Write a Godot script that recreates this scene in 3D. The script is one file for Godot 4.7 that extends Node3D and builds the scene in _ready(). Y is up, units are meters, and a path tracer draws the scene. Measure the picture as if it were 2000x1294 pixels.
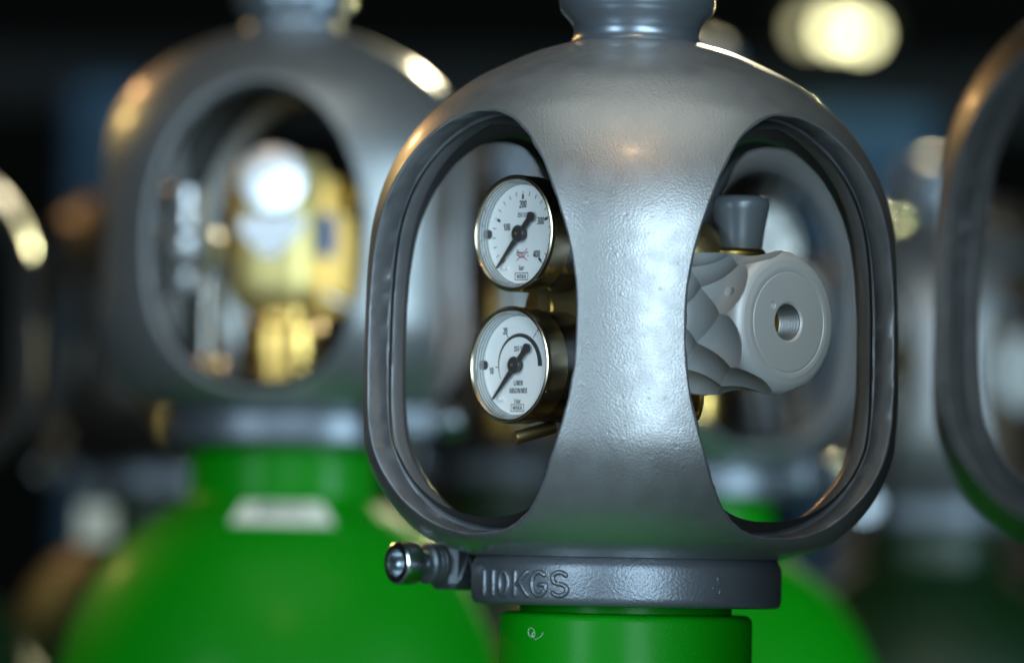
extends Node3D

const MM := 0.001
# outside profile of the guard's dome, radius and height in mm above the top of the clamp collar
const DOME := [[52.5, 2.0], [60, 4.0], [68, 7.0], [76, 13.0], [83, 21.5], [87.4, 29.5], [90.3, 38], [91.3, 48], [91.4, 58], [91.2, 75], [90.9, 90], [90.3, 103], [88.9, 116], [85.7, 128], [80.5, 139], [73, 149.5], [65, 157], [56, 164], [46, 169.2], [35, 174.1], [22, 178.0]]
const FLOOR_Y := -1.15

var M := {}
var used := {}
var prof_r := PackedFloat32Array()
var prof_y := PackedFloat32Array()
var prof_s := PackedFloat32Array()
var rng := RandomNumberGenerator.new()
var shared := {}


func _ready() -> void:
	rng.seed = 11
	camera_and_light()
	materials()
	setting()
	smooth_profile()
	front_cylinder()
	row_behind()
	background_things()
	small_things()


# ------------------------------------------------------------------ camera, exposure, light
func camera_and_light() -> void:
	var cam := Camera3D.new()
	cam.name = "camera"
	var att := CameraAttributesPhysical.new()
	att.frustum_focal_length = 211.97
	att.exposure_aperture = 7.0
	att.frustum_focus_distance = 1.938
	att.frustum_near = 0.05
	att.frustum_far = 60.0
	cam.attributes = att
	cam.fov = 6.482
	cam.near = 0.05
	cam.far = 60.0
	cam.position = Vector3(0, 0, 2.0)
	cam.rotation_degrees = Vector3(2.2472, 1.1691, 1.1343)
	add_child(cam)
	cam.current = true

	var we := WorldEnvironment.new()
	we.name = "environment"
	var env := Environment.new()
	env.background_mode = Environment.BG_COLOR
	env.background_color = Color(0.0030, 0.0034, 0.0030).linear_to_srgb()
	env.tonemap_mode = Environment.TONE_MAPPER_LINEAR
	env.tonemap_exposure = 1.12
	env.sdfgi_enabled = true
	env.ssao_enabled = true
	env.ssil_enabled = true
	we.environment = env
	add_child(we)

	# daylight from a tall hall window behind and to the right of the photographer
	area("window_light", Vector3(1.02, 0.45, 2.92), Vector3(0, 0.06, 0), Vector2(2.0, 1.8), Color(0.82, 0.93, 1.0), 11.6)
	# a narrower window behind the photographer's left shoulder
	area("left_window_light", Vector3(-1.95, 0.50, 2.25), Vector3(0, 0.06, 0), Vector2(0.8, 1.4), Color(0.82, 0.93, 1.0), 3.6)
	# a second window in the side wall on the right
	area("side_window_light", Vector3(2.3, 0.16, 0.50), Vector3(0, 0.08, -0.7), Vector2(0.6, 0.6), Color(0.80, 0.93, 1.0), 4.0)
	# the pale underside of the hall roof overhead
	area("roof_light", Vector3(0.05, 1.55, 0.25), Vector3(0.05, 0, 0.2), Vector2(1.5, 1.1), Color(0.95, 0.98, 0.95), 0.58)


func area(called: String, at: Vector3, to: Vector3, size: Vector2, color: Color, energy: float) -> void:
	var l := AreaLight3D.new()
	l.name = called
	l.area_size = size
	l.light_color = color
	l.light_energy = energy
	l.area_range = 12.0
	l.area_attenuation = 2.0
	l.shadow_enabled = true
	add_child(l)
	l.look_at_from_position(at, to, Vector3.UP)


# ------------------------------------------------------------------ materials
func srgb(r: float, g: float, b: float) -> Color:
	return Color(r, g, b).linear_to_srgb()


func mat(called: String, c: Color, rough: float, metal := 0.0) -> StandardMaterial3D:
	var m := StandardMaterial3D.new()
	m.resource_name = called
	m.albedo_color = c.linear_to_srgb()
	m.roughness = rough
	m.metallic = metal
	M[called] = m
	return m


func grain(size: int, freq: float, octaves: int, seed_: int) -> Image:
	var n := FastNoiseLite.new()
	n.seed = seed_
	n.noise_type = FastNoiseLite.TYPE_SIMPLEX_SMOOTH
	n.frequency = freq
	n.fractal_octaves = octaves
	n.fractal_gain = 0.55
	return n.get_seamless_image(size, size, false, false, 0.15)


func dent(im: Image, x: int, y: int, r: float, depth: float) -> void:
	var size := im.get_width()
	var k := int(ceil(r * 2.2))
	for j in range(-k, k + 1):
		for i in range(-k, k + 1):
			var d := Vector2(i, j).length() / r
			var px := posmod(x + i, size)
			var py := posmod(y + j, size)
			var v := im.get_pixel(px, py).r + depth * exp(-d * d * 1.6)
			im.set_pixel(px, py, Color(v, v, v))


func relief(m: StandardMaterial3D, im: Image, tile_m: float, height_cm: float) -> void:
	m.heightmap_enabled = true
	m.heightmap_texture = ImageTexture.create_from_image(im)
	m.heightmap_scale = height_cm
	m.uv1_triplanar = true
	m.uv1_scale = Vector3.ONE / tile_m


func materials() -> void:
	# sprayed grey metallic paint over a rough casting: orange peel, a few blisters and pits
	var peel := grain(1024, 0.05, 3, 5)
	peel.convert(Image.FORMAT_RF)
	var r2 := RandomNumberGenerator.new()
	r2.seed = 3
	for i in 46:
		dent(peel, r2.randi() % 1024, r2.randi() % 1024, r2.randf_range(7, 15), r2.randf_range(0.3, 1.2) * (1.0 if r2.randf() < 0.6 else -1.0))
	var p := mat("grey_metal_paint", Color(0.325, 0.338, 0.342), 0.40, 0.80)
	relief(p, peel, 0.060, 0.0085)
	var stain := NoiseTexture2D.new()
	stain.width = 512
	stain.height = 512
	stain.seamless = true
	var sn := FastNoiseLite.new()
	sn.seed = 8
	sn.frequency = 0.012
	sn.fractal_octaves = 5
	stain.noise = sn
	var ramp := Gradient.new()
	ramp.set_color(0, Color(0.40, 0.40, 0.40))
	ramp.set_color(1, Color(0.56, 0.56, 0.56))
	stain.color_ramp = ramp
	p.roughness_texture = stain
	p.roughness = 0.90
	p.clearcoat_enabled = true
	p.clearcoat = 0.45
	p.clearcoat_roughness = 0.18
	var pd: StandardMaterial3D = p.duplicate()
	pd.resource_name = "shaded_metal_paint"
	pd.albedo_color = srgb(0.055, 0.048, 0.040)  # the grey paint darkened and browned: shade on these guards is in the colour
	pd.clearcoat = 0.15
	M["shaded_metal_paint"] = pd
	mat("shaded_rim_paint", Color(0.035, 0.036, 0.036), 0.45, 0.3)  # rims of the same guards, shade put into their colour too
	mat("lit_rim_paint", Color(0.30, 0.31, 0.32), 0.4, 0.4)  # rims lightened: the window light falling on them is in the colour
	mat("inside_shade", Color(0.022, 0.024, 0.022), 0.7)  # same shell paint made near-black, shade inside the guard put into the colour
	var pr := mat("grey_rim_paint", Color(0.165, 0.175, 0.185), 0.44, 0.5)
	pr.clearcoat_enabled = true
	pr.clearcoat = 0.45
	pr.clearcoat_roughness = 0.15
	relief(pr, peel, 0.030, 0.006)
	var rough := grain(512, 0.03, 4, 9)
	var pc := mat("grey_collar_paint", Color(0.185, 0.208, 0.235), 0.40, 0.70)
	relief(pc, rough, 0.024, 0.011)
	mat("smooth_grey_paint", Color(0.20, 0.235, 0.27), 0.30, 0.70)
	var g := mat("green_paint", Color(0.001, 0.235, 0.002), 0.5, 0.0)
	var gp := grain(512, 0.045, 3, 21)
	relief(g, gp, 0.022, 0.016)
	g.metallic_specular = 0.25
	g.clearcoat_enabled = true
	g.clearcoat = 0.14
	g.clearcoat_roughness = 0.25
	var dg := mat("shaded_green_paint", Color(0.001, 0.022, 0.002), 0.5)  # the green darkened, so these cylinders carry shade in their colour
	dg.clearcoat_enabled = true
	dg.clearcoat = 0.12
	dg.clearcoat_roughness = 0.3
	mat("brass", Color(0.72, 0.46, 0.13), 0.32, 1.0)
	mat("satin_brass", Color(0.85, 0.68, 0.27), 0.5, 0.8)
	mat("dull_brass", Color(0.26, 0.19, 0.08), 0.45, 0.9)
	mat("steel", Color(0.52, 0.50, 0.46), 0.24, 1.0)
	mat("bezel_steel", Color(0.50, 0.43, 0.31), 0.26, 1.0)
	mat("case_steel", Color(0.24, 0.24, 0.245), 0.27, 1.0)
	mat("zinc", Color(0.62, 0.68, 0.72), 0.22, 1.0)
	var al := mat("blasted_aluminium", Color(0.60, 0.63, 0.62), 0.44, 0.25)
	relief(al, gp, 0.010, 0.0010)
	mat("turned_aluminium", Color(0.42, 0.43, 0.42), 0.38, 0.8)
	mat("grey_plastic", Color(0.16, 0.185, 0.20), 0.34, 0.25)
	mat("silver", Color(0.75, 0.78, 0.80), 0.32, 0.9)
	mat("dial_white", Color(0.86, 0.88, 0.86), 0.55)
	mat("print_black", Color(0.012, 0.012, 0.013), 0.5)
	mat("print_red", Color(0.55, 0.03, 0.06), 0.5)
	mat("needle_black", Color(0.014, 0.013, 0.013), 0.32)
	mat("white_plastic", Color(0.8, 0.8, 0.78), 0.4)
	var w := mat("window_plastic", Color(0.62, 0.66, 0.66), 0.14, 0.75)
	w.metallic_specular = 0.7
	var gl := mat("clear_glass", Color(1, 1, 1), 0.03)
	gl.transparency = BaseMaterial3D.TRANSPARENCY_ALPHA
	gl.albedo_color = Color(1, 1, 1, 0.03)
	mat("black_rubber", Color(0.015, 0.015, 0.016), 0.6)
	mat("blue_print", Color(0.03, 0.19, 0.62), 0.4)
	mat("cream_paper", Color(0.72, 0.70, 0.58), 0.7)
	mat("blue_enamel", Color(0.010, 0.11, 0.22), 0.5)
	mat("teal_paint", Color(0.003, 0.009, 0.010), 0.7)
	mat("brown_board", Color(0.20, 0.15, 0.10), 0.8)
	mat("dark_wall", Color(0.016, 0.016, 0.012), 0.9)
	mat("concrete", Color(0.08, 0.08, 0.075), 0.9)
	mat("lint_white", Color(0.8, 0.8, 0.78), 0.9)
	mat("lamp_enamel", Color(0.05, 0.06, 0.05), 0.5)


# ------------------------------------------------------------------ scene helpers
func numbered(called: String) -> String:
	var n: int = used.get(called, -1) + 1
	used[called] = n
	return called if n == 0 else "%s_%03d" % [called, n]


func thing(called: String, label: String, category: String, at := Vector3.ZERO, turn := 0.0, group := "") -> Node3D:
	var o := Node3D.new()
	o.name = numbered(called)
	add_child(o)
	o.position = at
	o.rotation_degrees.y = turn
	tag(o, label, category, group)
	return o


func tag(o: Node3D, label: String, category: String, group := "") -> void:
	o.set_meta("label", label)
	o.set_meta("category", category)
	if group:
		o.set_meta("group", group)


func dup(src: Node3D, label: String, at: Vector3, turn: float, base: String) -> Node3D:
	var o: Node3D = src.duplicate()
	o.name = numbered(base)
	add_child(o)
	o.position = at
	o.rotation_degrees.y = turn
	o.set_meta("label", label)
	return o


func part(called: String, m: Mesh, material: String, parent: Node3D, at := Vector3.ZERO, basis_ := Basis.IDENTITY) -> MeshInstance3D:
	var o := MeshInstance3D.new()
	var k := 0
	var nm := called
	while parent.has_node(nm):
		k += 1
		nm = "%s_%03d" % [called, k]
	o.name = nm
	o.mesh = m
	o.material_override = M[material]
	o.transform = Transform3D(basis_, at)
	parent.add_child(o)
	return o


# a mesh from vertices, normals and triangles; every triangle is turned so that its front follows the normals
func build(v: PackedVector3Array, n: PackedVector3Array, idx: PackedInt32Array) -> ArrayMesh:
	for t in range(0, idx.size(), 3):
		var a := v[idx[t]]
		var fn := (v[idx[t + 2]] - a).cross(v[idx[t + 1]] - a)
		if fn.dot(n[idx[t]] + n[idx[t + 1]] + n[idx[t + 2]]) < 0.0:
			var k := idx[t + 1]
			idx[t + 1] = idx[t + 2]
			idx[t + 2] = k
	var arr := []
	arr.resize(Mesh.ARRAY_MAX)
	arr[Mesh.ARRAY_VERTEX] = v
	arr[Mesh.ARRAY_NORMAL] = n
	arr[Mesh.ARRAY_INDEX] = idx
	var m := ArrayMesh.new()
	m.add_surface_from_arrays(Mesh.PRIMITIVE_TRIANGLES, arr)
	return m


# a turned shape: pts are (radius, height) in mm, drawn from top to bottom on the outside
func lathe(pts: Array, seg := 64, crease := 35.0, flip := false) -> ArrayMesh:
	var p := PackedVector2Array()
	for q in pts:
		p.append(Vector2(q[0], q[1]) * MM)
	var segn := []
	for i in p.size() - 1:
		var d := (p[i + 1] - p[i]).normalized()
		segn.append(Vector2(-d.y, d.x) * (-1.0 if flip else 1.0))
	var rows := []  # [point, normal], with the segment pairs that join them
	var quads := []
	for i in p.size() - 1:
		var na: Vector2 = segn[i]
		var nb: Vector2 = segn[i]
		if i > 0 and rad_to_deg(absf(segn[i - 1].angle_to(segn[i]))) < crease:
			na = (segn[i - 1] + segn[i]).normalized()
		if i < p.size() - 2 and rad_to_deg(absf(segn[i + 1].angle_to(segn[i]))) < crease:
			nb = (segn[i + 1] + segn[i]).normalized()
		rows.append([p[i], na])
		rows.append([p[i + 1], nb])
		quads.append([rows.size() - 2, rows.size() - 1])
	var v := PackedVector3Array()
	var n := PackedVector3Array()
	for r in rows:
		for k in seg + 1:
			var a := TAU * k / seg
			var c := cos(a)
			var s := sin(a)
			v.append(Vector3(r[0].x * c, r[0].y, r[0].x * s))
			n.append(Vector3(r[1].x * c, r[1].y, r[1].x * s))
	var idx := PackedInt32Array()
	for q in quads:
		for k in seg:
			var a: int = q[0] * (seg + 1) + k
			var b: int = q[1] * (seg + 1) + k
			idx.append_array([a, a + 1, b, a + 1, b + 1, b])
	return build(v, n, idx)


# a profile drawn bottom to top gets its normals outward with this
func spun(pts: Array, seg := 64, crease := 35.0) -> ArrayMesh:
	return lathe(pts, seg, crease, true)


func along(dir: Vector3, up := Vector3.UP) -> Basis:  # local y along dir, local x as near to up as can be
	var y := dir.normalized()
	var x := (up - y * up.dot(y))
	x = Vector3(1, 0, 0) if x.length() < 0.01 else x.normalized()
	return Basis(x, y, x.cross(y))


func az(deg: float) -> Vector3:
	return Vector3(sin(deg_to_rad(deg)), 0, cos(deg_to_rad(deg)))


# a round bar along points in metres, with rounded ends
func bar(st: SurfaceTool, pts: PackedVector3Array, r: float, seg := 8) -> void:
	var rings := []
	var n := pts.size()
	var d0 := (pts[1] - pts[0]).normalized()
	var up := Vector3.UP if absf(d0.y) < 0.9 else Vector3.RIGHT
	var side := d0.cross(up).normalized()
	for i in n:
		var d := (pts[mini(i + 1, n - 1)] - pts[maxi(i - 1, 0)]).normalized()
		side = (side - d * side.dot(d)).normalized()
		var other := d.cross(side)
		var sets := [[0.0, 1.0]]
		if i == 0:
			sets = [[-1.0, 0.02], [-0.7, 0.7], [0.0, 1.0]]
		if i == n - 1:
			sets = [[0.0, 1.0], [0.7, 0.7], [1.0, 0.02]]
		for s in sets:
			var ring := []
			for k in seg:
				var a := TAU * k / seg
				ring.append(pts[i] + d * r * s[0] + (side * cos(a) + other * sin(a)) * r * s[1])
			rings.append(ring)
	st.set_smooth_group(0)
	for i in rings.size() - 1:
		for k in seg:
			var a: Vector3 = rings[i][k]
			var b: Vector3 = rings[i][(k + 1) % seg]
			var c: Vector3 = rings[i + 1][k]
			var e: Vector3 = rings[i + 1][(k + 1) % seg]
			for q in [a, b, c, b, e, c]:
				st.add_vertex(q)


func bars(list: Array, r: float, seg := 8) -> ArrayMesh:
	var st := SurfaceTool.new()
	st.begin(Mesh.PRIMITIVE_TRIANGLES)
	for l in list:
		bar(st, l, r, seg)
	st.index()
	st.generate_normals()
	return st.commit()


# a box with chamfered edges, sizes in metres
func block(size: Vector3, ch: float) -> ArrayMesh:
	var h := size / 2
	var st := SurfaceTool.new()
	st.begin(Mesh.PRIMITIVE_TRIANGLES)
	st.set_smooth_group(-1)
	var quad := func(a: Vector3, b: Vector3, c: Vector3, d: Vector3) -> void:
		var q := [a, b, c, a, c, d]
		if (c - a).cross(b - a).dot(a + b + c + d) < 0:
			q = [a, c, b, a, d, c]
		for p in q:
			st.add_vertex(p)
	for ax in 3:
		var u := (ax + 1) % 3
		var w := (ax + 2) % 3
		for s in [-1.0, 1.0]:
			var c := []
			for k in [[-1, -1], [1, -1], [1, 1], [-1, 1]]:
				var p := Vector3.ZERO
				p[ax] = s * h[ax]
				p[u] = k[0] * (h[u] - ch)
				p[w] = k[1] * (h[w] - ch)
				c.append(p)
			quad.call(c[0], c[1], c[2], c[3])
			for t in [-1.0, 1.0]:  # edges between faces ax and u
				var e := []
				for k in [[-1, 0], [1, 0], [1, 1], [-1, 1]]:
					var p := Vector3.ZERO
					p[w] = k[0] * (h[w] - ch)
					p[ax] = s * (h[ax] - (0.0 if k[1] == 0 else ch))
					p[u] = t * (h[u] - (ch if k[1] == 0 else 0.0))
					e.append(p)
				quad.call(e[0], e[1], e[2], e[3])
	for sx in [-1.0, 1.0]:
		for sy in [-1.0, 1.0]:
			for sz in [-1.0, 1.0]:
				var s := Vector3(sx, sy, sz)
				var a := s * Vector3(h.x, h.y - ch, h.z - ch)
				var b := s * Vector3(h.x - ch, h.y, h.z - ch)
				var c := s * Vector3(h.x - ch, h.y - ch, h.z)
				if (c - a).cross(b - a).dot(s) < 0:
					st.add_vertex(a); st.add_vertex(c); st.add_vertex(b)
				else:
					st.add_vertex(a); st.add_vertex(b); st.add_vertex(c)
	st.generate_normals()
	return st.commit()


# ------------------------------------------------------------------ the setting
func setting() -> void:
	var f := MeshInstance3D.new()
	f.name = "floor"
	f.mesh = block(Vector3(16, 0.1, 18), 0.002)
	f.material_override = M.concrete
	f.position = Vector3(0, FLOOR_Y - 0.05, -3.5)
	f.set_meta("kind", "structure")
	f.set_meta("label", "dark concrete hall floor under the cylinders")
	add_child(f)
	var w := MeshInstance3D.new()
	w.name = "back_wall"
	w.mesh = block(Vector3(16, 6.2, 0.1), 0.002)
	w.material_override = M.dark_wall
	w.position = Vector3(0, FLOOR_Y + 2.1, -12.0)
	w.set_meta("kind", "structure")
	w.set_meta("label", "dark hall wall far behind the cylinders")
	add_child(w)


# ------------------------------------------------------------------ the guard's shell
func smooth_profile() -> void:
	var c := Curve2D.new()
	for i in DOME.size():
		var p := Vector2(DOME[i][0], DOME[i][1])
		var a := Vector2(DOME[maxi(i - 1, 0)][0], DOME[maxi(i - 1, 0)][1])
		var b := Vector2(DOME[mini(i + 1, DOME.size() - 1)][0], DOME[mini(i + 1, DOME.size() - 1)][1])
		var t := (b - a).normalized()
		c.add_point(p, -t * p.distance_to(a) * 0.33, t * p.distance_to(b) * 0.33)
	var total := c.get_baked_length()
	var n := 600
	for i in n + 1:
		var p := c.sample_baked(total * i / n, true)
		prof_r.append(p.x)
		prof_y.append(p.y)
		prof_s.append(total * i / n)


func at_s(s: float) -> Array:  # [radius, height, normal radial, normal up]
	var f := clampf(s / prof_s[prof_s.size() - 1], 0, 1) * (prof_s.size() - 1)
	var i := clampi(int(f), 0, prof_s.size() - 2)
	var k := f - i
	var r := lerpf(prof_r[i], prof_r[i + 1], k)
	var y := lerpf(prof_y[i], prof_y[i + 1], k)
	var a := maxi(i - 3, 0)
	var b := mini(i + 4, prof_s.size() - 1)
	var t := Vector2(prof_r[b] - prof_r[a], prof_y[b] - prof_y[a]).normalized()
	return [r, y, t.y, -t.x]


func s_of_y(y: float) -> float:
	var i := clampi(prof_y.bsearch(y) - 1, 0, prof_y.size() - 2)
	return lerpf(prof_s[i], prof_s[i + 1], clampf((y - prof_y[i]) / maxf(prof_y[i + 1] - prof_y[i], 1e-5), 0, 1))


# the opening as punched: across (u) and height (y) in mm, and the direction that leads away from it
func outline(a: float) -> Array:
	var ca := cos(a)
	var sa := sin(a)
	var n := 2.0 if sa > 0 else 2.4
	var hy := 70.6 if sa > 0 else 70.0
	var p := Vector2(50.0 * signf(ca) * pow(absf(ca), 2.0 / n), 79.4 + hy * signf(sa) * pow(absf(sa), 2.0 / n))
	return [p]


const RIM_STEPS := 180


func outline_loop() -> Array:
	var p := []
	for k in RIM_STEPS:
		p.append(outline(TAU * k / RIM_STEPS)[0])
	# even spacing along the outline
	var cum := [0.0]
	for k in RIM_STEPS:
		cum.append(cum[k] + p[k].distance_to(p[(k + 1) % RIM_STEPS]))
	var q := []
	var j := 0
	for k in RIM_STEPS:
		var want: float = cum[RIM_STEPS] * k / RIM_STEPS
		while cum[j + 1] < want:
			j += 1
		q.append(p[j].lerp(p[(j + 1) % RIM_STEPS], (want - cum[j]) / (cum[j + 1] - cum[j])))
	var out := []
	for k in RIM_STEPS:
		var t: Vector2 = (q[(k + 1) % RIM_STEPS] - q[(k + RIM_STEPS - 1) % RIM_STEPS]).normalized()
		out.append([q[k], Vector2(t.y, -t.x)])
	return out


func rim_point(o: Array, centre: float, away: float, depth: float) -> Vector3:
	var p: Vector2 = o[0] + o[1] * away
	var q: Vector2 = o[0]
	var r: float = at_s(s_of_y(p.y))[0]
	var w := sqrt(maxf(r * r - p.x * p.x, 0.0)) - depth
	var fwd := az(centre)
	var side := az(centre + 90.0)
	return (fwd * w + side * p.x + Vector3.UP * p.y) * MM


func rim_mesh(centre: float, wob: FastNoiseLite) -> ArrayMesh:
	var loop := outline_loop()
	var steps := [[1.2, 0.0], [0.6, 0.12], [0.2, 0.5], [0.0, 1.1], [-0.2, 4.5], [-0.45, 8.6], [-0.35, 8.8], [-0.3, 9.1], [-0.7, 9.35], [-1.3, 12.5], [-1.9, 15.4], [-1.6, 16.2], [-0.6, 16.6], [4.5, 15.0]]
	var st := SurfaceTool.new()
	st.begin(Mesh.PRIMITIVE_TRIANGLES)
	st.set_smooth_group(0)
	var g := []
	for i in steps.size():
		var row := []
		for k in RIM_STEPS:
			var e: float = steps[i][0]
			if i > 0 and i < steps.size() - 1:
				e += wob.get_noise_2d(k * 2.2, centre * 3.0 + (i * 4.0 if i < 9 else 90.0)) * (0.42 if i < 8 else 0.25)
			row.append(rim_point(loop[k], centre, e, steps[i][1]))
		g.append(row)
	var mid := (az(centre) * 80.0 + Vector3.UP * 76.0) * MM
	for i in steps.size() - 1:
		for k in RIM_STEPS:
			var a: Vector3 = g[i][k]
			var b: Vector3 = g[i][(k + 1) % RIM_STEPS]
			var c: Vector3 = g[i + 1][k]
			var d: Vector3 = g[i + 1][(k + 1) % RIM_STEPS]
			var q := [a, b, c, b, d, c]
			if k == 0 and i == 0:
				shared["rim_turn"] = (c - a).cross(b - a).dot(az(centre)) < 0
			if shared["rim_turn"]:
				q = [a, c, b, b, c, d]
			for x in q:
				st.add_vertex(x)
	st.index()
	st.generate_normals()
	return st.commit()


func shell_mesh(layer: int) -> ArrayMesh:
	var v := PackedVector3Array()
	var n := PackedVector3Array()
	var idx := PackedInt32Array()
	var loop := outline_loop()
	var s1: float = prof_s[prof_s.size() - 1]
	var rows := 16
	for sector in [[0.0, 90.0, 45.0], [-90.0, 0.0, -45.0], [90.0, 180.0, 135.0], [-180.0, -90.0, -135.0]]:
		var centre: float = sector[2]
		var rim := []
		for k in RIM_STEPS:
			var p := rim_point(loop[k], centre, 1.2, 0.0) / MM
			rim.append(Vector2(rad_to_deg(atan2(p.x, p.z)), s_of_y(p.y)))
			var rel: float = wrapf(rim[k].x - centre, -180, 180)
			rim[k].x = centre + rel
		# the corners of the sector must be met: the nearest rim step goes to each
		var mid := Vector2(centre, s_of_y(79.4))
		var outer := []
		var box := Rect2(sector[0], 0, 90, s1)
		for k in RIM_STEPS:
			var d: Vector2 = (rim[k] - mid)
			var t := 1e9
			if d.x > 1e-6: t = minf(t, (box.end.x - mid.x) / d.x)
			if d.x < -1e-6: t = minf(t, (box.position.x - mid.x) / d.x)
			if d.y > 1e-6: t = minf(t, (box.end.y - mid.y) / d.y)
			if d.y < -1e-6: t = minf(t, (box.position.y - mid.y) / d.y)
			outer.append(mid + d * t)
		for corner in [Vector2(sector[0], 0), Vector2(sector[1], 0), Vector2(sector[0], s1), Vector2(sector[1], s1)]:
			var best := 0
			for k in RIM_STEPS:
				if outer[k].distance_to(corner) < outer[best].distance_to(corner):
					best = k
			outer[best] = corner
		var first := v.size()
		for i in rows + 1:
			var f := pow(float(i) / rows, 1.5)
			for k in RIM_STEPS:
				var q: Vector2 = rim[k].lerp(outer[k], f)
				var a := at_s(q.y)
				var dir := az(q.x)
				var nn: Vector3 = dir * a[2] + Vector3.UP * a[3]
				var p: Vector3 = dir * a[0] + Vector3.UP * a[1]
				if layer == 1:
					p -= nn * 8.0
					if i == 0:
						p = rim_point(loop[k], centre, 4.5, 15.0) / MM
					nn = -nn
				v.append(p * MM)
				n.append(nn)
		for i in rows:
			for k in RIM_STEPS:
				var a := first + i * RIM_STEPS + k
				var b := first + i * RIM_STEPS + (k + 1) % RIM_STEPS
				idx.append_array([a, b, a + RIM_STEPS, b, b + RIM_STEPS, a + RIM_STEPS])
	return build(v, n, idx)


# strokes of cast characters, in a box one wide and one high
func glyph(ch: String) -> Array:
	var arc := func(cx: float, cy: float, rx: float, ry: float, a0: float, a1: float) -> Array:
		var o := []
		for i in 13:
			var a := deg_to_rad(lerpf(a0, a1, i / 12.0))
			o.append(Vector2(cx + rx * cos(a), cy + ry * sin(a)))
		return o
	match ch:
		"1": return [[Vector2(0.5, 0), Vector2(0.5, 0.5), Vector2(0.5, 1)]]
		"0": return [arc.call(0.5, 0.5, 0.5, 0.5, 0, 360)]
		"K": return [[Vector2(0, 0), Vector2(0, 0.5), Vector2(0, 1)], [Vector2(0.05, 0.42), Vector2(0.5, 0.72), Vector2(0.95, 1)], [Vector2(0.32, 0.6), Vector2(0.65, 0.3), Vector2(1, 0)]]
		"G": return [arc.call(0.5, 0.5, 0.5, 0.5, 50, 330), [Vector2(0.93, 0.22), Vector2(0.96, 0.45)], [Vector2(0.96, 0.45), Vector2(0.75, 0.46), Vector2(0.55, 0.46)]]
		"S":
			var a: Array = arc.call(0.5, 0.75, 0.45, 0.25, 30, 270)
			a.append_array(arc.call(0.5, 0.25, 0.48, 0.25, 90, -150))
			return [a]
		"A": return [[Vector2(0, 0), Vector2(0.25, 0.5), Vector2(0.5, 1)], [Vector2(0.5, 1), Vector2(0.75, 0.5), Vector2(1, 0)], [Vector2(0.2, 0.35), Vector2(0.5, 0.35), Vector2(0.8, 0.35)]]
	return []


func cast_letter(ch: String, a0: float, a1: float, y0: float, y1: float, radius: float, r: float) -> ArrayMesh:
	var list := []
	for stroke in glyph(ch):
		var pts := PackedVector3Array()
		for q in stroke:
			pts.append((az(lerpf(a0, a1, q.x)) * radius + Vector3.UP * lerpf(y0, y1, q.y)) * MM)
		list.append(pts)
	return bars(list, r * MM, 10)


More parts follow.
